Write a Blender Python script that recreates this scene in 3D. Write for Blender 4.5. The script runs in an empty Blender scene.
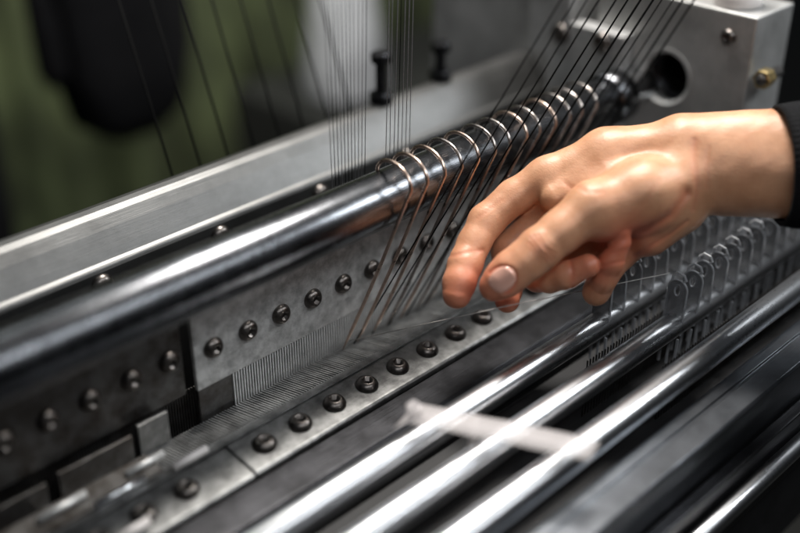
import bpy, math, random
import numpy as np
from mathutils import Vector, Matrix, Euler
random.seed(4)
sc = bpy.context.scene
COL = sc.collection
S = 0.01
BZ = 90.0            # bench height of the needle bed, cm
def W(x, y, z): return Vector((x*S, y*S, (z+BZ)*S))

# ------------------------------------------------------------------ helpers
WL = {}
def place(o, loc, parent=None):
    COL.objects.link(o)
    o.location = loc
    WL[o.name] = Vector(loc)
    if parent is not None:
        o.parent = parent
        o.matrix_parent_inverse = Matrix.Translation(-WL[parent.name])
    return o
def mk(name, verts, faces, mat, loc=(0,0,0), parent=None, smooth=False, bevel=0, label=None, cat=None, group=None, kind=None):
    me = bpy.data.meshes.new(name)
    me.from_pydata([(v[0]*S, v[1]*S, v[2]*S) for v in verts], [], faces)
    me.validate(); me.update()
    if smooth:
        me.polygons.foreach_set("use_smooth", [True]*len(me.polygons))
    if mat: me.materials.append(mat)
    o = bpy.data.objects.new(name, me)
    place(o, W(*loc), parent)
    if bevel:
        b = o.modifiers.new("bevel", 'BEVEL'); b.width = bevel*S; b.segments = 2; b.limit_method = 'ANGLE'
    tag(o, label, cat, group, kind)
    return o
def tag(o, label=None, cat=None, group=None, kind=None):
    if label: o["label"] = label
    if cat: o["category"] = cat
    if group: o["group"] = group
    if kind: o["kind"] = kind
def empty(name, loc, parent=None, **k):
    o = bpy.data.objects.new(name, None); o.empty_display_size = .02
    place(o, W(*loc), parent); tag(o, **k); return o
def copyobj(src, loc, parent):
    o = src.copy(); COL.objects.link(o); o.location = W(*loc); WL[o.name] = W(*loc)
    o.parent = parent; o.matrix_parent_inverse = Matrix.Translation(-WL[parent.name])
    return o
def box(x0,x1,y0,y1,z0,z1):
    v=[(x,y,z) for x in(x0,x1) for y in(y0,y1) for z in(z0,z1)]
    f=[(0,1,3,2),(4,6,7,5),(0,4,5,1),(2,3,7,6),(0,2,6,4),(1,5,7,3)]
    return v,f
def joinm(parts):
    V=[];F=[]
    for v,f in parts:
        n=len(V); V+=list(v); F+=[tuple(i+n for i in q) for q in f]
    return V,F
def extr(profile, x0, x1):
    n=len(profile)
    v=[(x0,y,z) for y,z in profile]+[(x1,y,z) for y,z in profile]
    f=[(i,(i+1)%n,n+(i+1)%n,n+i) for i in range(n)]+[tuple(range(n-1,-1,-1)),tuple(range(n,2*n))]
    return v,f
def tube(pts, r, seg=8, caps=True):
    P=[Vector(p) for p in pts]; n=len(P); V=[];F=[]
    rr = r if isinstance(r,(list,tuple)) else [r]*n
    t0=(P[1]-P[0]).normalized()
    ref=Vector((0,0,1)) if abs(t0.z)<.9 else Vector((1,0,0))
    a=t0.cross(ref).normalized()
    for i in range(n):
        t=(P[min(i+1,n-1)]-P[max(i-1,0)]).normalized()
        a=(a-t*a.dot(t)).normalized(); b=t.cross(a)
        for k in range(seg):
            w=2*math.pi*k/seg; V.append(tuple(P[i]+(a*math.cos(w)+b*math.sin(w))*rr[i]))
    for i in range(n-1):
        for k in range(seg):
            F.append((i*seg+k,i*seg+(k+1)%seg,(i+1)*seg+(k+1)%seg,(i+1)*seg+k))
    if caps: F+=[tuple(range(seg-1,-1,-1)),tuple(range((n-1)*seg,n*seg))]
    return V,F
def lathe(profile, seg=32, axis='z', closed=False):
    V=[];F=[];n=len(profile)
    for r,z in profile:
        for k in range(seg):
            w=2*math.pi*k/seg; p=(r*math.cos(w), r*math.sin(w), z)
            if axis=='x': p=(p[2],p[0],p[1])
            V.append(p)
    for i in range(n if closed else n-1):
        i2=(i+1)%n
        for k in range(seg):
            F.append((i*seg+k,i*seg+(k+1)%seg,i2*seg+(k+1)%seg,i2*seg+k))
    if not closed: F+=[tuple(range(seg-1,-1,-1)),tuple(range((n-1)*seg,n*seg))]
    return V,F

# ---------------------------------------------------------------- materials
def newmat(name):
    m=bpy.data.materials.new(name); m.use_nodes=True
    return m, m.node_tree, m.node_tree.nodes["Principled BSDF"]
def metal(name, col, rough=.3, met=1.0, brush=(30,1500,1500), bump=.15, dirt=.4, dscale=60, dcol=None, rvar=.35):
    m,t,b=newmat(name); N=t.nodes; L=t.links
    tc=N.new("ShaderNodeTexCoord"); mp=N.new("ShaderNodeMapping"); mp.inputs["Scale"].default_value=brush
    L.new(tc.outputs["Object"],mp.inputs[0])
    n1=N.new("ShaderNodeTexNoise"); n1.inputs["Scale"].default_value=1; n1.inputs["Detail"].default_value=3
    L.new(mp.outputs[0],n1.inputs["Vector"])
    n2=N.new("ShaderNodeTexNoise"); n2.inputs["Scale"].default_value=dscale; n2.inputs["Detail"].default_value=8; n2.inputs["Roughness"].default_value=.7
    L.new(tc.outputs["Object"],n2.inputs["Vector"])
    cr=N.new("ShaderNodeValToRGB"); e=cr.color_ramp.elements
    dc=dcol or [c*(1-dirt) for c in col]
    e[0].position=.35; e[0].color=list(dc)+[1]; e[1].position=.62; e[1].color=list(col)+[1]
    L.new(n2.outputs[0],cr.inputs[0]); L.new(cr.outputs[0],b.inputs["Base Color"])
    add=N.new("ShaderNodeMath"); add.operation='MULTIPLY_ADD'; add.inputs[1].default_value=rvar*rough; add.inputs[2].default_value=rough*(1.15-rvar)
    mixn=N.new("ShaderNodeMath"); mixn.operation='ADD'; L.new(n1.outputs[0],mixn.inputs[0]); L.new(n2.outputs[0],mixn.inputs[1])
    L.new(mixn.outputs[0],add.inputs[0]); L.new(add.outputs[0],b.inputs["Roughness"])
    if bump>0:
        bp=N.new("ShaderNodeBump"); bp.inputs["Strength"].default_value=bump; bp.inputs["Distance"].default_value=.0004
        L.new(n1.outputs[0],bp.inputs["Height"]); L.new(bp.outputs[0],b.inputs["Normal"])
    b.inputs["Metallic"].default_value=met
    return m
M_tube=metal("polished_dark_steel",(.14,.145,.155),.23,bump=.12,dirt=.4,dscale=35)
M_rod=metal("chrome_rod",(.66,.67,.69),.24,bump=0,dirt=.06,dscale=300,rvar=.05)
M_beam=metal("brushed_aluminium",(.12,.12,.118),.38,met=.9,bump=.3,dirt=.3,dscale=20)
M_fbeam=metal("grey_steel_bar",(.15,.16,.175),.27,met=.95,bump=.3,dirt=.35,dscale=25)
M_plate=metal("ground_steel_plate",(.29,.29,.285),.38,met=.9,bump=.25,dirt=.6,dscale=90)
M_plate2=metal("worn_steel_plate",(.70,.70,.69),.36,met=.6,bump=.25,dirt=.5,dscale=110)
M_dark=metal("oily_dark_steel",(.030,.030,.033),.34,met=.8,bump=.3,dirt=.6,dscale=50)
M_dark2=metal("stained_steel",(.13,.128,.125),.34,met=.8,bump=.3,dscale=60,dcol=(.045,.036,.03))
M_oily=metal("rust_stained_steel",(.15,.145,.14),.36,met=.8,bump=.3,dscale=70,dcol=(.035,.027,.02))
M_black=metal("black_bed_and_shade",(.008,.008,.009),.5,met=.2,bump=.3,dirt=.6,dscale=40)  # bed black, also used on pieces that stand in for shade
M_bolt=metal("bolt_steel",(.15,.135,.125),.28,brush=(300,300,300),bump=.1,dirt=.5,dscale=300)
M_needle=metal("needle_steel",(.66,.66,.65),.32,met=.75,brush=(200,200,200),bump=.05,dirt=.5,dscale=90)
M_comb=metal("comb_steel",(.85,.85,.84),.34,met=.45,brush=(200,200,200),bump=.05,dirt=.3,dscale=90)
M_hook=metal("hook_wire",(.74,.56,.46),.25,brush=(200,200,200),bump=.05,dirt=.3,dscale=150)
M_hookd=metal("hook_wire_dark",(.48,.43,.40),.25,brush=(200,200,200),bump=.05,dirt=.4,dscale=150)
M_cast=metal("cast_aluminium",(.50,.50,.49),.40,met=.75,brush=(500,500,500),bump=.3,dirt=.3,dscale=30)
M_castd=metal("dull_casting",(.46,.46,.455),.45,met=.5,brush=(500,500,500),bump=.3,dirt=.35,dscale=30)
M_brass=metal("brass",(.55,.42,.2),.3,brush=(300,300,300))
def plain(name,col,rough=.6,met=0,alpha=1,trans=0,bump=0,bscale=400,var=.25,sheen=0,spec=.5):
    m,t,b=newmat(name); N=t.nodes; L=t.links
    tc=N.new("ShaderNodeTexCoord"); n2=N.new("ShaderNodeTexNoise"); n2.inputs["Scale"].default_value=bscale; n2.inputs["Detail"].default_value=6
    L.new(tc.outputs["Object"],n2.inputs["Vector"])
    cr=N.new("ShaderNodeValToRGB"); e=cr.color_ramp.elements
    e[0].position=.3; e[0].color=[c*(1-var) for c in col]+[1]; e[1].position=.7; e[1].color=list(col)+[1]
    L.new(n2.outputs[0],cr.inputs[0]); L.new(cr.outputs[0],b.inputs["Base Color"])
    b.inputs["Roughness"].default_value=rough; b.inputs["Metallic"].default_value=met; b.inputs["Alpha"].default_value=alpha
    b.inputs["Transmission Weight"].default_value=trans; b.inputs["Specular IOR Level"].default_value=spec
    if sheen: b.inputs["Sheen Weight"].default_value=sheen
    if bump:
        bp=N.new("ShaderNodeBump"); bp.inputs["Strength"].default_value=bump; bp.inputs["Distance"].default_value=.001
        L.new(n2.outputs[0],bp.inputs["Height"]); L.new(bp.outputs[0],b.inputs["Normal"])
    return m
M_yarnb=plain("black_yarn",(.006,.006,.006),.9,spec=.05)
M_yarnw=plain("grey_yarn",(.22,.22,.23),.5)
M_thread=plain("pale_thread",(.42,.40,.38),.5)
M_clip=plain("smoky_plastic",(.17,.175,.185),.25,alpha=.66,bscale=80,var=.3,spec=.8)
M_rim=plain("smoky_plastic_edge",(.38,.39,.41),.25,alpha=.8,bscale=80,var=.25,spec=.8)
M_white=plain("white_plastic",(.66,.62,.60),.5,bscale=60,var=.1)
M_tie=plain("translucent_strap",(.66,.62,.61),.6,alpha=.40,bscale=60,var=.1,spec=.2)
M_green=plain("green_cloth",(.11,.135,.06),.9,bscale=7,var=.85,bump=.3)
M_blackc=plain("black_cloth",(.006,.006,.007),.9,bscale=60,var=.4,spec=.1)
M_sleeve=plain("black_rib_knit",(.006,.006,.007),.95,bscale=900,var=.5,bump=.6,spec=.2)
M_cone=plain("white_yarn_cone",(.6,.61,.64),.8,bscale=14,var=.5,bump=.4)
M_wall=plain("dark_wall",(.012,.013,.011),.9,bscale=3,var=.5)
M_floor=plain("workshop_floor",(.02,.02,.018),.7,bscale=5,var=.4)

# ------------------------------------------------------------ machine parts
mach=empty("knitting_machine",(45,40,-12),label="steel warp knitting machine with needle bars, rods and thread hooks",cat="knitting machine")

v,f=lathe([(1.6,-31),(1.70,-30.8),(1.70,25.8),(1.6,26)],96,'x')
o=mk("guide_tube",v,f,M_tube,(38,43,10.2),mach,True)
v,f=lathe([(1.75,-1.0),(1.95,-.9),(1.95,.9),(1.75,1.0)],64,'x')
mk("tube_collar",v,f,M_tube,(64.6,43,10.2),mach,True)
v,f=lathe([(1.2,-2.2),(1.3,-2.1),(1.3,2.1),(1.2,2.2)],48,'x')
mk("tube_end_shaft",v,f,M_rod,(66.5,43,10.2),mach,True)

for (y,z,r,x1) in ((32.6,2.0,.80,80),(29.3,2.0,.78,86),(25.7,2.4,.82,92)):
    v,f=lathe([(r-.08,-(x1-6)/2),(r,-(x1-6)/2+.1),(r,(x1-6)/2-.1),(r-.08,(x1-6)/2)],64,'x')
    mk("guide_rod",v,f,M_rod,((x1+6)/2,y,z),mach,True)

# back beam: broad brushed face leaning back with rounded top edge and a lower step
v,f=extr([(-2.5,-3.2),(1.2,-3.2),(1.2,3.1),(.9,3.45),(.4,3.55),(-.05,3.48),(-.4,3.25),(-1.0,2.65),(-1.75,1.75),(-2.1,1.3),(-2.4,1.15),(-2.5,.9)],-42,27)
beam=mk("back_beam",v,f,M_beam,(45,55,6.0),mach,bevel=.1)

def boltmesh(R=.72,h=.46):
    seg=24; V=[];F=[]
    prof=[(R,0),(R,.10),(R*.93,.22),(R*.78,.36),(R*.56,h)]
    for r,z in prof:
        for k in range(seg):
            w=2*math.pi*k/seg; V.append((r*math.cos(w),r*math.sin(w),z))
    hr=R*.42
    for z in (h,.12):
        for k in range(seg):
            w=2*math.pi*k/seg; s=(w%(math.pi/3))-math.pi/6; rr=hr*math.cos(math.pi/6)/math.cos(s)
            V.append((rr*math.cos(w),rr*math.sin(w),z))
    n=len(prof)+2
    for i in range(n-1):
        for k in range(seg):
            F.append((i*seg+k,i*seg+(k+1)%seg,(i+1)*seg+(k+1)%seg,(i+1)*seg+k))
    F.append(tuple(range((n-1)*seg,n*seg)))
    return V,F
bv,bf=boltmesh()
_bolt=None
def bolt(loc,parent,rotx,scale=1,spin=None):
    global _bolt
    if _bolt is None:
        _bolt=mk("bolt",bv,bf,M_bolt,loc,parent,False)
        for p in _bolt.data.polygons: p.use_smooth = len(p.vertices)==4
        b=_bolt
    else:
        b=copyobj(_bolt,loc,parent)
    b.rotation_euler=(rotx,0,0); b.scale=(scale,)*3
    if spin is not None:
        b.rotation_euler=(Matrix.Rotation(rotx,3,'X')@Matrix.Rotation(spin,3,'Z')).to_euler()
    return b

TILT=math.radians(7)
def needle_bar(x0,x1,bolts,dz=0):
    c,s=math.cos(TILT),math.sin(TILT)
    prof=[(-1.5,-.5),(1.35,-.5),(1.35,-.02),(1.2,.0),(-1.35,0),(-1.5,-.12)]
    pr=[(y*c-z*s,y*s+z*c) for y,z in prof]
    v,f=extr(pr,-(x1-x0)/2,(x1-x0)/2)
    cx=(x0+x1)/2
    pl=mk("clamp_plate",v,f,M_plate,(cx,40.2,dz),mach,bevel=.05)
    for bx in bolts:
        bolt((bx,40.2,dz+.0),pl,TILT,1.0,spin=random.random())
    return pl
pa=needle_bar(27.7,67.0,[29.4+2.65*i for i in range(14)])
pb=needle_bar(14.5,27.6,[24.1,21.4,18.7,16.0],-.06)

# needle bed slopes down away from the clamp plate to the foot of the comb
v,f=extr([(-2.0,-1.8),(2.0,-1.8),(2.0,-.95),(-1.6,-.05),(-2.0,-.05)],-31,22)
ns=mk("needle_bed",v,f,M_black,(45,43.4,0),mach,bevel=.03)
parts=[]
x=18.0
while x<66:
    zj=random.uniform(-.015,.015)
    parts.append(extr([(41.75-43.4,-.1),(45.0-43.4,-.86),(45.0-43.4,-.62+zj),(41.75-43.4,.18+zj)],x-45-.038,x-45+.038))
    x+=.2
v,f=joinm(parts)
mk("needle_row",v,f,M_needle,(45,43.4,0),mach,kind="stuff")
v,f=extr([(-.28,-.05),(.28,-.02),(.28,.06),(-.28,.03)],-30,22)
mk("cover_strip",v,f,M_plate,(45,41.75,.24),mach,bevel=.02)

v,f=extr([(-1.2,-1.6),(1.25,-1.6),(1.25,.35),(-.9,.2),(-1.2,-.1)],-33,30)
mk("bed_ledge",v,f,M_dark,(45,37.4,-.9),mach,bevel=.05)
v,f=extr([(-1.9,-2),(1.7,-2),(1.7,-.2),(.2,-.4),(.1,-.9),(-1.9,-.9)],-36,32)
mk("bed_channel",v,f,M_black,(45,34.4,-1.2),mach,bevel=.05)
v,f=tube([(-34,0,0),(30,0,0)],.28,24)
mk("channel_rail",v,f,M_dark,(45,35.2,-1.5),mach,True)

def hang_plate(x0,x1,y,z0,z1,bolts,mat,zb=4.0,bs=.92):
    v,f=box(-(x1-x0)/2,(x1-x0)/2,-.15,.15,-(z1-z0)/2,(z1-z0)/2)
    pl=mk("sinker_plate",v,f,mat,((x0+x1)/2,y,(z0+z1)/2),mach,bevel=.06)
    for bx in bolts:
        bolt((bx,y-.15,zb),pl,math.radians(90),bs,spin=random.random())
    return pl
h1=hang_plate(28.6,67,45.3,1.5,8.2,[29.9+2.53*i for i in range(12)],M_plate2)
h2=hang_plate(12.0,28.2,45.9,1.2,8.0,[27.3,24.8,22.2,19.7,17.2,14.7],M_dark2)
def comb(x0,x1,y,z0,z1,pitch,mat,name="needle_comb",w=.028):
    ps=[];x=x0
    while x<x1:
        ps.append(box(x-x0-w,x-x0+w,-.05,.05,z0-z1+random.uniform(-.02,.02),0)); x+=pitch
    v,f=joinm(ps); return mk(name,v,f,mat,(x0,y,z1),mach,kind="stuff")
comb(31.2,66,45.25,-.95,1.49,.2,M_comb,w=.04)
comb(13,31,46.2,-2.0,1.15,.18,M_dark2)
v,f=box(-1.25,1.25,-.12,.12,-1.3,1.2); mk("sinker_foot",v,f,M_dark2,(29.95,45.4,.25),mach,bevel=.05)
for (x,w,z,m) in ((21.6,2.3,-.3,M_dark2),(25.3,1.0,.1,M_plate),(17.0,1.6,-.5,M_dark2),(14,1.2,-.4,M_dark2)):
    v,f=box(-w,w,-.12,.12,-1.4,1.4); mk("sinker_foot",v,f,m,(x,45.0,z),mach,bevel=.05)
for (x,y,z,l,m) in ((25.4,41.6,.55,1.1,M_white),(21.2,42.0,.5,1.5,M_rod),(20.2,39.2,.4,.9,M_white),(23.5,43.2,.3,1.2,M_plate2),(18.5,43.3,.35,1.4,M_plate2)):
    v,f=tube([(-l,0,0),(l,0,.05)],.22,16); mk("needle_tab",v,f,m,(x,y,z),mach,True)
v,f=box(-4.4,4.6,-.9,.9,-.12,.12); mk("stained_cover",v,f,M_oily,(19.5,43.2,.05),mach,bevel=.05)
v,f=box(-40,27,-.4,.4,-9,6); mk("void_sheet",v,f,M_black,(45,48.6,0),mach)  # black sheet standing in for the shaded void behind the plates
v,f=extr([(-19,-7),(20,-7),(20,3),(9,3),(9,4.5),(-8,4.5),(-8,5.2),(-16,5.2),(-19,4)],-40,32)
mk("machine_bed",v,f,M_black,(45,41,-8),mach,bevel=.2)

# front beam: broad flat steel bar with a shallow groove
v,f=extr([(-1.4,-5),(1.1,-5),(1.1,.0),(.35,.0),(.3,-.12),(.1,-.12),(.05,.0),(-1.25,.0),(-1.4,-.15)],-33,45)
mk("front_beam",v,f,M_fbeam,(45,23.5,1.0),mach,bevel=.03)
v,f=extr([(-.4,-2.5),(.4,-2.5),(.4,2.5),(-.4,2.5)],-33,45)
mk("front_apron",v,f,M_dark,(45,21.6,-4.4),mach,bevel=.1)
v,f=tube([(-32,0,0),(44,0,0)],.55,24); mk("edge_rail",v,f,M_rod,(45,20.6,-3.6),mach,True)

for bx in (36.2,44.7,53.2,27.5,19):
    bolt((bx,52.5,6.1),beam,math.radians(90),1.0)
for (x,y,h) in ((53.5,55.5,3.2),(60,55.6,2.4)):
    v,f=joinm([lathe([(.9,0),(.9,.7),(.8,.8),(.4,.8)],6),lathe([(.4,.8),(.4,h),(.3,h+.1)],20),lathe([(.75,h-.1),(.75,h+.5),(.6,h+.65)],6)])
    mk("beam_stud",v,f,M_dark,(x,y,9.5),mach)

def hook(x,mat,tipx,rad=.1):
    pts=[]
    cy,cz,ry,rz=42.1,11.6,1.65,1.25
    for i in range(14):
        w=math.radians(-5+180*i/13)
        pts.append((.30-.5*i/13, cy+ry*math.cos(w), cz+rz*math.sin(w)))
    m_=len(pts); x0,y0,z0=pts[-1]; n=10
    for i in range(1,n+1):
        t=i/n; pts.append((x0+(tipx-x-x0)*t,y0+(44.3-y0)*t-.12*math.sin(math.pi*t),z0-(z0+.2)*t))
    rr=[rad]*(m_+n-2)+[rad*.9,.04]
    v,f=tube([(p[0],p[1]-42,p[2]-11) for p in pts],rr,10)
    return mk("thread_hook",v,f,mat,(x,42,11),mach,True)
for i in range(13):
    x=41.5+1.5*i+random.uniform(-.1,.1)
    hook(x,M_hook if i in (0,1,2,4,7,9) else M_hookd,39.3+(x-41.6)*.86+random.uniform(-.15,.15),.115)

def holed_plate(y0,y1,z0,z1,cy,cz,r,th,n=64):
    V=[];F=[]
    def outer(w):
        c,s=math.cos(w),math.sin(w)
        tx=((y1-cy) if c>0 else (y0-cy))/c if abs(c)>1e-6 else 1e9
        tz=((z1-cz) if s>0 else (z0-cz))/s if abs(s)>1e-6 else 1e9
        t=min(tx,tz); return cy+c*t,cz+s*t
    ang=sorted([2*math.pi*k/n for k in range(n)]+[math.atan2(b-cz,a-cy)%(2*math.pi) for a in(y0,y1) for b in(z0,z1)])
    n=len(ang)
    for x in (0,th):
        for w in ang: V.append((x,)+outer(w))
        for w in ang: V.append((x,cy+r*math.cos(w),cz+r*math.sin(w)))
    for k in range(n):
        j=(k+1)%n
        F+=[(k,n+k,n+j,j),(2*n+k,2*n+j,3*n+j,3*n+k),(k,j,2*n+j,2*n+k),(n+k,3*n+k,3*n+j,n+j)]
    return V,F
v,f=holed_plate(-6.4,6.4,-13,5.8,.0,0,2.0,5)
ep=mk("end_block",v,f,M_cast,(68,40.7,11.5),mach,bevel=.12)
v,f=lathe([(1.7,1.3),(1.98,1.3),(1.98,5.3),(1.7,5.3)],64,'x',closed=True); mk("bore_shade",v,f,M_dark,(68,40.7,11.5),mach,True)  # dark sleeve put in so the bore reads as shaded
v,f=lathe([(1.78,.1),(2.02,-.12),(2.16,-.12),(2.16,-.01),(1.98,.3),(1.78,.3)],64,'x',closed=True); mk("bore_rim",v,f,M_cast,(68,40.7,11.5),mach)
v,f=box(0,4,-2.2,2.2,-2.2,2.2); mk("bore_back",v,f,M_black,(73.4,40.7,11.5),mach)  # black backing that stands for the dark depth of the bore
v,f=box(-.7,.7,-3.4,3.4,-7,4.2); mk("bearing_plate",v,f,M_castd,(67.2,47.0,10),mach,bevel=.15)
v,f=extr([(-9,-12),(9,-12),(9,4.5),(3,4.5),(2,6.5),(-9,6.5)],0,16)
mk("end_casting",v,f,M_castd,(70,57,9),mach,bevel=.3)
v,f=box(-3,10,-2,2,-3,3); mk("casting_boss",v,f,M_castd,(69.5,50.5,14),mach,bevel=.3)
v,f=lathe([(1.5,0),(1.65,.1),(1.65,1.0),(1.3,1.2),(1.3,3.5),(1.2,3.7)],40); mk("white_knob",v,f,M_white,(70.0,37.0,17.3),mach,True)
v,f=lathe([(.7,-.5),(.7,.5)],6,'x')
mk("brass_nut",v,f,M_brass,(68.6,33.4,13.2),mach,bevel=.08)
v,f=lathe([(.4,-1.0),(.4,1.5)],20,'x'); mk("brass_stem",v,f,M_dark2,(69,33.4,13.2),mach,True)
for (y,z) in ((45.4,13.4),(49.2,13.2),(49.2,8)):
    bolt((66.5,y,z),ep,0,1.1).rotation_euler=(0,math.radians(-90),0)
bolt((67.98,36.2,6.5),ep,0,1.2).rotation_euler=(0,math.radians(-90),0)
bolt((67.98,36.2,15.6),ep,0,.8).rotation_euler=(0,math.radians(-90),0)

# guide clips: upright smoky plates with an eye, a moulded rim and a small hooked top
def clipmesh():
    n=32;outer=[];inner=[]
    for k in range(n):
        w=2*math.pi*k/n; c,s=math.cos(w),math.sin(w)
        inner.append((.20*c,2.55+.38*s))
        if s>=0: outer.append((.62*c,2.6+.68*s))
        else:
            t=min(.62/abs(c) if abs(c)>1e-6 else 9, 3.1/abs(s)); outer.append((t*c,2.6+t*s))
    V=[];F=[]
    for x in(-.08,.08):
        V+=[(x,a,b) for a,b in outer]; V+=[(x,a,b) for a,b in inner]
    for k in range(n):
        j=(k+1)%n
        F+=[(k,n+k,n+j,j),(2*n+k,2*n+j,3*n+j,3*n+k),(k,j,2*n+j,2*n+k),(n+k,3*n+k,3*n+j,n+j)]
    A=(V,F)
    C=box(-.05,.05,-.6,-.45,-2.9,-.85); D=box(-.05,.05,.45,.6,-2.9,-.85); E=box(-.05,.05,-.07,.07,-2.9,-.95)
    H=tube([(0,.46,3.0),(0,.42,3.5),(0,.12,3.8),(0,-.3,3.7),(0,-.46,3.4),(0,-.27,3.2)],.085,8)
    ro=[(0,a,b) for a,b in outer]; ro.append(ro[0]); ri=[(0,a,b) for a,b in inner]; ri.append(ri[0])
    R1=tube(ro,.085,6); R2=tube(ri,.07,6)
    nf=len(F)
    return joinm([A,C,D,E,H,R1,R2]),nf
(cv,cf),nface=clipmesh(); cm=None
for (y,z,x0,x1,sp) in ((32.6,2.0,50.4,78,1.55),(29.3,2.0,53.4,84,1.6)):
    x=x0
    while x<x1:
        if cm is None:
            cm=mk("thread_guide_clip",cv,cf,M_clip,(x,y,z),mach); cm.data.materials.append(M_rim)
            for i,p in enumerate(cm.data.polygons):
                if i>=nface: p.material_index=1
        else: c_=copyobj(cm,(x,y,z),mach); c_.rotation_euler=(random.uniform(-.05,.05),0,random.uniform(-.06,.06)+.1)
        x+=sp
comb(47,78,31.0,-3,1.6,.3,M_dark2,"reed_comb")
comb(50,80,27.6,-3,1.4,.3,M_dark2,"reed_comb")
v,f=box(-30,35,-3.6,3.6,-.3,.3); mk("rod_tray",v,f,M_black,(45,29,-2.9),mach)

# plastic tie lying over the rods, with a small knot and a loose tail
pts=[(-2.3,4.6,-.7),(-1.9,3.9,.0),(-1.2,2.4,.05),(-.4,.6,.08),(.2,-.4,.08),(.9,-2.0,.1),(1.6,-3.5,.12),(2.2,-4.7,.05)]
V=[];F=[]
wd=[.7,.85,.85,.85,.85,.85,.85,.8]
for i,(x,y,z) in enumerate(pts):
    for dx,dz in ((-1,-.02),(1,-.02),(1,.02),(-1,.02)): V.append((x+dx*wd[i],y+dx*.3*wd[i],z+dz))
for i in range(len(pts)-1):
    for k in range(4): F.append((i*4+k,i*4+(k+1)%4,(i+1)*4+(k+1)%4,(i+1)*4+k))
F+=[(3,2,1,0),tuple(range((len(pts)-1)*4,len(pts)*4))]
A=(V,F)
B=tube([(-2.4,3.7,.2),(-2.1,4.1,.5),(-1.7,4.2,.4),(-1.6,3.8,.25),(-1.9,3.6,.4),(-2.3,3.9,.3)],.2,10)
C=tube([(-.1,1.2,.05),(.1,1.5,-.6),(.3,1.7,-1.6),(.1,1.8,-2.8)],[.25,.22,.2,.1],10)
tie=mk("plastic_tie",*joinm([A,B,C]),M_tie,(35.6,28.7,4.0),bevel=0,smooth=True,label="pale translucent tie strap laid over the chrome rods",cat="plastic tie")

# ----------------------------------------------------------------- threads
def yarn(p0,p1,r,mat,lab,name="yarn",grp="threads fed down to the needles"):
    p0=Vector(p0);p1=Vector(p1)
    v,f=tube([(0,0,0),tuple(p1-p0)],r,6); mk(name,v,f,mat,tuple(p0),None,True,label=lab,cat="thread",group=grp)
for i in range(12):
    x=40.1+1.62*i+random.uniform(-.15,.15)
    yarn((x,44.3,-.2),(x+13.5+random.uniform(-.5,.5),32.2+random.uniform(-.3,.3),34),random.choice([.045,.055,.07]),M_yarnb,"taut black thread running up from the needles")
for i in range(11):
    x=39.6+.26*i
    yarn((x,45.3,9.5),(x*1.0+.5+.12*(i-5)+random.uniform(-.1,.1),45.6,34),.022,random.choice([M_yarnw,M_yarnw,M_yarnb]),"fine grey thread hanging vertically over the tube")
for i in range(7):
    x=44.2+.35*i
    yarn((x,45.5,10),(x+1.2+random.uniform(-.3,.3),46,34),.025,random.choice([M_yarnw,M_yarnb]),"fine grey thread hanging vertically over the tube")
for i in range(8):
    x=36.5+2.3*i
    yarn((x,57.3,7.0),(x+4+i*.2,71,24),.085,M_yarnb,"taut black thread slanting away behind the beam")
yarn((39.7,44.3,.2),(43.2,34.5,5.6),.028,M_thread,"fine pale thread pinched by the fingertips",name="pinched_thread",grp="pinched threads")
yarn((43.2,34.5,5.6),(54,30.3,5.1),.028,M_thread,"fine pale thread pinched by the fingertips",name="pinched_thread",grp="pinched threads")

# -------------------------------------------------------------------- hand
U=.0594
R_=np.array([.70711,-.70711,0]); U_=np.array([.35355,.35355,.86603]); F_=np.array([.61237,.61237,-.5])
def cone(p,a,b):
    a_=np.array(a[:3],np.float32); b_=np.array(b[:3],np.float32); ba=b_-a_
    pa=p-a_; h=np.clip((pa@ba)/float(ba@ba),0,1)
    d=pa-h[:,None]*ba
    return np.sqrt((d*d).sum(1))-(a[3]+(b[3]-a[3])*h)
def smin(a,b,k):
    h=np.clip(.5+.5*(b-a)/k,0,1); return b+(a-b)*h-k*h*(1-h)
PALM=[((85,66,0,30),(240,66,-30,36)),((85,44,-2,32),(240,42,-38,40)),((92,24,-2,28),(240,22,-32,36)),
 ((75,60,6,31),(10,57,14,25)),((10,57,14,25),(-50,35,20,19.5)),((75,42,10,30),(-35,2,30,20)),
 ((75,22,8,30),(-12,-28,30,18)),((72,5,4,26),(24,-40,22,17)),((78,0,-6,24),(50,-26,0,20)),
 ((42,-8,12,23),(20,-12,20,21)),
 ((74,26,-12,30),(38,16,-24,31)),((38,16,-24,31),(-14,0,-34,25.5)),
 ((54,6,-14,25),(2,-14,-28,21)),((4,34,4,23),(-44,12,4,16))]
FING={
 'thumb':[(-14,0,-34,25.5),(-45,-23,-39,21),(-66,-40,-41,21),(-79,-51,-41,20),(-92,-61,-39,19.8),(-101,-69,-37,18.4),(-109,-76,-34,14.3)],
 'index':[(-50,35,20,19.5),(-83,15,23,18),(-112,-10,18,18),(-125,-32,10,16.6),(-135,-54,0,17),(-141,-72,-9,16.2),(-144,-84,-12,14.3)],
 'middle':[(-35,2,30,20),(-66,-18,38,17),(-89,-38,36,16.4),(-91,-64,24,15),(-92,-80,10,14.6),(-93,-90,-2,12.4)],
 'ring':[(-12,-28,30,18),(-61,-67,10,14.4),(-51,-69,-8,13),(-37,-65,-20,13.4),(-17,-56,-30,11.8)],
 'pinky':[(24,-40,22,17),(-3,-82,4,12.8),(2,-68,-13,11.8),(7,-51,-26,11.8),(16,-26,-37,10)]}
GROOVES=[]
def gline(pts,w,dp): GROOVES.append((pts,w,dp))
ax=np.array([-43,-39.])/np.hypot(43,39); pr=np.array([-ax[1],ax[0]])
rg=np.random.RandomState(3)
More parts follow.
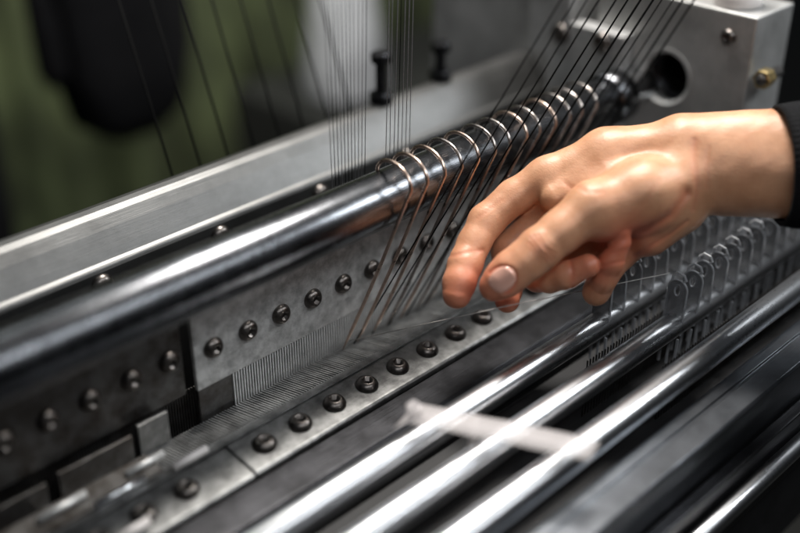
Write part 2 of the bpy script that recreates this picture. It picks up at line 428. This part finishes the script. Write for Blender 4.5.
for o,l,dp in ((-8,8,.3),(-4.5,12,.7),(-1.5,14,.9),(1.5,14,.9),(5,12,.7),(8.5,8,.3)):
    c=np.array([-65,-39.])+ax*o; j=rg.uniform(-1.5,1.5,2)
    gline([tuple(c-pr*l+ax*o*.15),tuple(c+ax*1.8+j*.3),tuple(c+pr*l+ax*o*.15)],1.25,dp)
gline([(-2,-36),(14,-30),(40,-20),(62,-6),(76,14)],5,2.6)
gline([(86,66),(84,44),(86,20),(84,0)],2.8,.8)
gline([(98,58),(95,40),(97,20)],2.2,.4)
gline([(36,-46),(50,-34),(66,-24),(80,-12)],2.2,.9)
gline([(20,-8),(34,6),(46,26)],2.2,.3)
gline([(-36,26),(-22,14),(-8,14)],2.8,.5)
gline([(-34,-52),(-32,-82)],1.7,.7)
gline([(-6,-56),(22,-50)],1.6,.7); gline([(-2,-44),(24,-40)],1.5,.4)
gline([(-118,-40),(-150,-46)],2.2,.7)
gline([(-98,10),(-122,-8)],2.2,.35)
nc=np.array([-103.,-69.]); na=np.array([-32,-28.]);na/=np.linalg.norm(na); npp=np.array([-na[1],na[0]])
NL,NW=13.5,11.5
el=[tuple(nc+na*NL*1.0*math.cos(w)+npp*NW*1.08*math.sin(w)) for w in np.linspace(math.radians(75),math.radians(285),18)]
gline(el,1.8,1.4)
def sdf(p,detail=False):
    D=None
    for a,b in PALM:
        c=cone(p,a,b); D=c if D is None else smin(D,c,14)
    for nm,J in FING.items():
        d=None
        for i in range(len(J)-1):
            c=cone(p,J[i],J[i+1]); d=c if d is None else smin(d,c,5)
        m=np.array(J[0][:3],np.float32); q=np.sqrt(((p-m)**2).sum(1))
        k=1.0+14*np.exp(-(q/35)**2)
        D=smin(D,d,k.astype(np.float32))
    if detail:
        x,y,z=p[:,0],p[:,1],p[:,2]
        D=D+.35*np.sin(x/11+y/17)*np.sin(y/9-z/13+1)+.12*np.sin(x/4.7-y/6.1)*np.sin(z/5.3+y/7)
        for pts,w,dp in GROOVES:
            best=np.full(len(p),1e9,np.float32)
            for (a,b) in zip(pts[:-1],pts[1:]):
                a_=np.array(a);b_=np.array(b);ba=b_-a_;pa=p[:,:2]-a_
                h=np.clip((pa@ba)/(ba@ba),0,1); e=pa-h[:,None]*ba; best=np.minimum(best,np.sqrt((e*e).sum(1)))
            D=D+dp*np.exp(-(best/w)**2)
    return D
st=1.4
xs=np.arange(-172,206,st);ys=np.arange(-118,114,st);zs=np.arange(-96,62,st)
shape=(len(xs),len(ys),len(zs))
Fv=np.empty(shape,np.float32)
YY,ZZ=np.meshgrid(ys,zs,indexing='ij')
B=12
for i in range(0,len(xs),B):
    xx=xs[i:i+B]
    g=np.empty((len(xx),)+YY.shape+(3,),np.float32)
    g[...,0]=xx[:,None,None]; g[...,1]=YY; g[...,2]=ZZ
    Fv[i:i+B]=sdf(g.reshape(-1,3)).reshape(len(xx),*YY.shape)
Fv[-1]=5;Fv[0]=5
ins=Fv<0
cs=[(i,j,k) for i in(0,1) for j in(0,1) for k in(0,1)]
nx,ny,nz=[n-1 for n in Fv.shape]
cnt=sum(ins[i:i+nx,j:j+ny,k:k+nz].astype(np.int8) for i,j,k in cs)
idx=np.argwhere((cnt>0)&(cnt<8))
cid=-np.ones((nx,ny,nz),np.int64); cid[tuple(idx.T)]=np.arange(len(idx))
acc=np.zeros((len(idx),3));num=np.zeros(len(idx))
for a in cs:
    for b in cs:
        if sum(b)-sum(a)==1 and all(y>=x for x,y in zip(a,b)):
            ia=idx+a; ib=idx+b
            f1=Fv[tuple(ia.T)];f2=Fv[tuple(ib.T)]; m=(f1<0)!=(f2<0)
            t=np.where(m,f1/np.where(m,f1-f2,1),0)
            acc[m]+=(ia+t[:,None]*(np.array(b)-np.array(a)))[m]; num[m]+=1
P=acc/num[:,None]*st+np.array([xs[0],ys[0],zs[0]])
faces=[]
for ax_ in range(3):
    sl=[slice(1,-1)]*3; sl[ax_]=slice(0,-1)
    A=ins[tuple(sl)]; s2=list(sl); s2[ax_]=slice(1,None); B_=ins[tuple(s2)]
    e=np.argwhere(A!=B_)
    off=np.array([1,1,1]); off[ax_]=0; e=e+off
    u=(ax_+1)%3;w=(ax_+2)%3
    du=np.zeros(3,int);du[u]=1;dw=np.zeros(3,int);dw[w]=1
    q=np.stack([cid[tuple((e-du-dw).T)],cid[tuple((e-dw).T)],cid[tuple(e.T)],cid[tuple((e-du).T)]],1)
    fl=~ins[tuple(e.T)]
    q[fl]=q[fl][:,::-1]
    faces.append(q)
faces=np.concatenate(faces); faces=faces[(faces>=0).all(1)]
P=P.astype(np.float32)
def grad(p,detail):
    g=np.zeros_like(p)
    for a in range(3):
        e=np.zeros(3,np.float32);e[a]=.5
        g[:,a]=sdf(p+e,detail)-sdf(p-e,detail)
    return g
keep=P[:,0]<200
for it in range(3):
    g=grad(P,it>0); s=sdf(P,it>0); gl=(g*g).sum(1)
    stp=(s/np.maximum(gl,.3))[:,None]*g
    stp=np.clip(stp,-1.5,1.5)
    P[keep]-=stp[keep]
HO=np.array([50.0,33.2,9.9])
def loc2w(p): 
    p=np.asarray(p,float)*U
    return p[:,[0]]*R_+p[:,[1]]*U_+p[:,[2]]*F_
tint=np.zeros(len(P))
for nm,J in FING.items():
    t=np.array(J[-1][:3]); tint+= .85*np.exp(-(((P-t)**2).sum(1))/(25**2))
    for j in J[1:-1]:
        t=np.array(j[:3]); tint+= .18*np.exp(-(((P-t)**2).sum(1))/(20**2))
tint+=.5*np.exp(-(((P-np.array([30,-36,0]))**2).sum(1))/(38**2))
gd=np.zeros(len(P))
for pts,w_,dp in GROOVES:
    best=np.full(len(P),1e9)
    for (a,b) in zip(pts[:-1],pts[1:]):
        a2=np.array(a);b2=np.array(b);ba=b2-a2;pa=P[:,:2]-a2
        h=np.clip((pa@ba)/(ba@ba),0,1); e=pa-h[:,None]*ba; best=np.minimum(best,np.sqrt((e*e).sum(1)))
    gd=np.maximum(gd,min(dp,1.5)/1.5*.55*np.exp(-(best/(w_*1.4))**2))
tint=np.clip(tint+gd,0,1)
m,t,b=newmat("skin"); N=t.nodes;L=t.links
at=N.new("ShaderNodeAttribute"); at.attribute_name="tint"
tc=N.new("ShaderNodeTexCoord")
n1=N.new("ShaderNodeTexNoise"); n1.inputs["Scale"].default_value=55; n1.inputs["Detail"].default_value=7; n1.inputs["Roughness"].default_value=.6
L.new(tc.outputs["Object"],n1.inputs["Vector"])
rmp=N.new("ShaderNodeMapRange"); rmp.inputs[1].default_value=.3; rmp.inputs[2].default_value=.7; L.new(n1.outputs[0],rmp.inputs[0])
mA=N.new("ShaderNodeMix"); mA.data_type='RGBA'; mA.inputs[6].default_value=(.42,.20,.105,1); mA.inputs[7].default_value=(.57,.305,.175,1)
L.new(rmp.outputs[0],mA.inputs[0])
mB=N.new("ShaderNodeMix"); mB.data_type='RGBA'; mB.inputs[7].default_value=(.50,.145,.08,1)
L.new(at.outputs["Fac"],mB.inputs[0]); L.new(mA.outputs[2],mB.inputs[6]); L.new(mB.outputs[2],b.inputs["Base Color"])
vo=N.new("ShaderNodeTexVoronoi"); vo.inputs["Scale"].default_value=1300; L.new(tc.outputs["Object"],vo.inputs["Vector"])
mp=N.new("ShaderNodeMapping"); mp.inputs["Scale"].default_value=(450,450,1100); mp.inputs["Rotation"].default_value=(.4,.3,.6); L.new(tc.outputs["Object"],mp.inputs[0])
n3=N.new("ShaderNodeTexNoise"); n3.inputs["Scale"].default_value=.6; n3.inputs["Detail"].default_value=6; n3.inputs["Distortion"].default_value=.8; L.new(mp.outputs[0],n3.inputs["Vector"])
ad=N.new("ShaderNodeMath"); ad.operation='MULTIPLY_ADD'; ad.inputs[1].default_value=.5; L.new(vo.outputs["Distance"],ad.inputs[0]); L.new(n3.outputs[0],ad.inputs[2])
bp=N.new("ShaderNodeBump"); bp.inputs["Strength"].default_value=.38; bp.inputs["Distance"].default_value=.0004
L.new(ad.outputs[0],bp.inputs["Height"]); L.new(bp.outputs[0],b.inputs["Normal"])
b.inputs["Roughness"].default_value=.44; b.inputs["Subsurface Weight"].default_value=.18
b.inputs["Subsurface Radius"].default_value=(1,.3,.15); b.inputs["Subsurface Scale"].default_value=.004
M_skin=m
Pw=loc2w(P)
person=mk("person",Pw.tolist(),[tuple(int(i) for i in q) for q in faces],M_skin,tuple(HO),None,True,
  label="person in black knit sleeve pinching a thread with curled fingers",cat="person")
a_=person.data.attributes.new("tint",'FLOAT','POINT')
if len(person.data.vertices)==len(tint): a_.data.foreach_set("value",tint.astype(np.float32))
M_nail=plain("nail",(.72,.40,.31),.14,bscale=100,var=.12,spec=.7)
def nail(c,axis,L_,Wd):
    axis=np.array(axis,float);axis/=np.linalg.norm(axis);pp=np.array([-axis[1],axis[0]])
    n=16;pts=[]
    for i in range(n+1):
        for j in range(n+1):
            u=-1+2*i/n;v=-1+2*j/n
            x=u*math.sqrt(1-.48*v*v); y=v*math.sqrt(1-.48*u*u)
            q=np.array(c)+axis*x*L_+pp*y*Wd; pts.append((q[0],q[1],-99.))
    p=np.array(pts,np.float32)
    for _ in range(60): p[:,2]+=np.clip(sdf(p),-4,4)*.9
    g=grad(p,False);g/=np.linalg.norm(g,axis=1)[:,None]
    r=np.array([[max(abs(-1+2*i/n),abs(-1+2*j/n)) for j in range(n+1)] for i in range(n+1)]).reshape(-1)
    p=p+g*(np.where(r>.99,-.8,.5+.35*(1-r*r)))[:,None]
    fs=[(i*(n+1)+j,(i+1)*(n+1)+j,(i+1)*(n+1)+j+1,i*(n+1)+j+1) for i in range(n) for j in range(n)]
    return mk("fingernail",loc2w(p).tolist(),fs,M_nail,tuple(HO),person,True)
nail(nc,na,NL,NW)

# sleeve
V=[];F=[];seg=240;rings=40
for side in (0,1):
    for i in range(rings):
        t=i/(rings-1); x=168+t*190
        cy=42-2*t; cd=-30-30*t
        ry=(58+18*t)-(4 if side else 0); rd=(47+16*t)-(4 if side else 0)
        fold=1+.02*math.sin(t*17)
        for k in range(seg):
            w=2*math.pi*k/seg
            rib=1+(.014*math.cos(w*60) if not side else 0)+.006*math.sin(3*w+t*9)
            V.append((x+.06*(ry*math.sin(w))*-1,cy+ry*fold*rib*math.sin(w),cd+rd*fold*rib*math.cos(w)))
n=rings*seg
for i in range(rings-1):
    for k in range(seg):
        j=(k+1)%seg
        F.append((i*seg+k,i*seg+j,(i+1)*seg+j,(i+1)*seg+k)); F.append((n+i*seg+k,n+(i+1)*seg+k,n+(i+1)*seg+j,n+i*seg+j))
for k in range(seg):
    j=(k+1)%seg; F.append((k,n+k,n+j,j))
mk("sleeve",loc2w(np.array(V)).tolist(),F,M_sleeve,tuple(HO),person,True)

# -------------------------------------------------------------- background
v,f=box(-400,400,-400,400,-1,0); mk("floor",v,f,M_floor,(100,100,-BZ),kind="structure")
v,f=box(-300,300,-5,5,-20,200); mk("wall",v,f,M_wall,(150,300,-70),label="dark workshop wall",cat="wall")
V=[];F=[];nx_=160;nz_=30
for i in range(nx_):
    for j in range(nz_):
        x=-60+i*170/nx_; z=-80+j*5.2
        V.append((x,5*math.sin(i*.33)+2*math.sin(i*.81+j*.1)+.8*math.sin(j*.7+i*.2),z))
for i in range(nx_-1):
    for j in range(nz_-1): F.append((i*nz_+j,(i+1)*nz_+j,(i+1)*nz_+j+1,i*nz_+j+1))
mk("green_curtain",V,F,M_green,(100,165,0),None,True,label="olive green cloth hanging in soft folds",cat="curtain")
def blob(prof,seg=32,flat=.5,fold=.08):
    V=[];F=[]
    for i,(r,z) in enumerate(prof):
        for k in range(seg):
            w=2*math.pi*k/seg; q=r*(1+fold*math.sin(5*w+i*.5)); V.append((q*math.cos(w),q*flat*math.sin(w),z))
    for i in range(len(prof)-1):
        for k in range(seg): F.append((i*seg+k,i*seg+(k+1)%seg,(i+1)*seg+(k+1)%seg,(i+1)*seg+k))
    F+=[tuple(range(seg-1,-1,-1)),tuple(range((len(prof)-1)*seg,len(prof)*seg))]
    return V,F
A=blob([(4,-12),(8,-9),(9.5,-2),(9.5,6),(11,14),(13,20),(10,24),(3,26)])
B=([(x-9,y,z+3) for x,y,z in blob([(2,-6),(3,-4),(3.2,4),(3.5,12),(3,18)])[0]],blob([(2,-6),(3,-4),(3.2,4),(3.5,12),(3,18)])[1])
mk("black_jacket",*joinm([A,B]),M_blackc,(71.5,121,-6),None,True,label="black jacket hanging in front of green cloth",cat="jacket")
v,f=blob([(7,-60),(7,-10),(7,20),(5,40)],flat=.8); mk("black_coat",v,f,M_blackc,(47,124,-5),None,True,label="dark coat hanging beside green cloth",cat="coat")
cp=[(6.8,-10),(7.3,-9),(4.2,12),(3.9,13),(1.6,13.2)]
v,f=lathe(cp,40); mk("yarn_cone",v,f,M_cone,(117,130,-17),None,True,label="white cone of yarn standing on a dark cabinet",cat="yarn cone")
v,f=box(-30,30,-15,15,-50,0); mk("storage_cabinet",v,f,M_wall,(135,130,-27.2),bevel=.5,label="dark storage cabinet under yarn cone",cat="cabinet")

# ------------------------------------------------------------------ lights
def area(name,loc,tgt,sx,sy,pw,col=(1,1,1)):
    l=bpy.data.lights.new(name,'AREA'); l.shape='RECTANGLE'; l.size=sx*S; l.size_y=sy*S; l.energy=pw; l.color=col
    o=bpy.data.objects.new(name,l); COL.objects.link(o); o.location=W(*loc)
    d=(W(*tgt)-W(*loc)); o.rotation_euler=d.to_track_quat('-Z','Y').to_euler(); return o
area("overhead_lamp",(70,58,95),(50,34,5),30,13,19,(1,.955,.90))
area("front_fill_strip",(30,-15,75),(45,40,0),100,6,3.4,(.94,.97,1))  # added fill from the front, also draws streaks on the rods
area("clip_fill",(100,5,60),(66,31,4),30,12,4.2,(.93,.97,1))  # added to brighten the guide clips shadowed by the arm
area("rear_lamp",(35,100,80),(45,55,5),90,7,1.2,(.95,1,.97))
area("curtain_fill",(85,112,40),(100,165,-12),80,20,5.5,(1,1,.92))  # unseen fill added to light the curtain, aimed away from the beam
w=bpy.data.worlds.new("World"); sc.world=w; w.use_nodes=True
N=w.node_tree.nodes;L=w.node_tree.links;bg=N["Background"]
tc=N.new("ShaderNodeTexCoord");sp=N.new("ShaderNodeSeparateXYZ");cr=N.new("ShaderNodeValToRGB")
L.new(tc.outputs["Generated"],sp.inputs[0]);L.new(sp.outputs[2],cr.inputs[0]);L.new(cr.outputs[0],bg.inputs[0])
e=cr.color_ramp.elements; e[0].position=0;e[0].color=(.003,.0035,.004,1);e[1].position=.8;e[1].color=(.06,.065,.073,1)
bg.inputs[1].default_value=1

# ------------------------------------------------------------------ camera
cam=bpy.data.cameras.new("camera"); co=bpy.data.objects.new("camera",cam); COL.objects.link(co)
co.location=W(0,0,40); co.rotation_euler=Vector((.61237,.61237,-.5)).to_track_quat('-Z','Y').to_euler()
cam.lens=50; cam.sensor_width=36; cam.clip_start=.02; cam.clip_end=50
cam.dof.use_dof=True; cam.dof.focus_distance=.68; cam.dof.aperture_fstop=1.8
sc.camera=co
sc.view_settings.view_transform='Standard'; sc.view_settings.look='None'; sc.view_settings.exposure=0
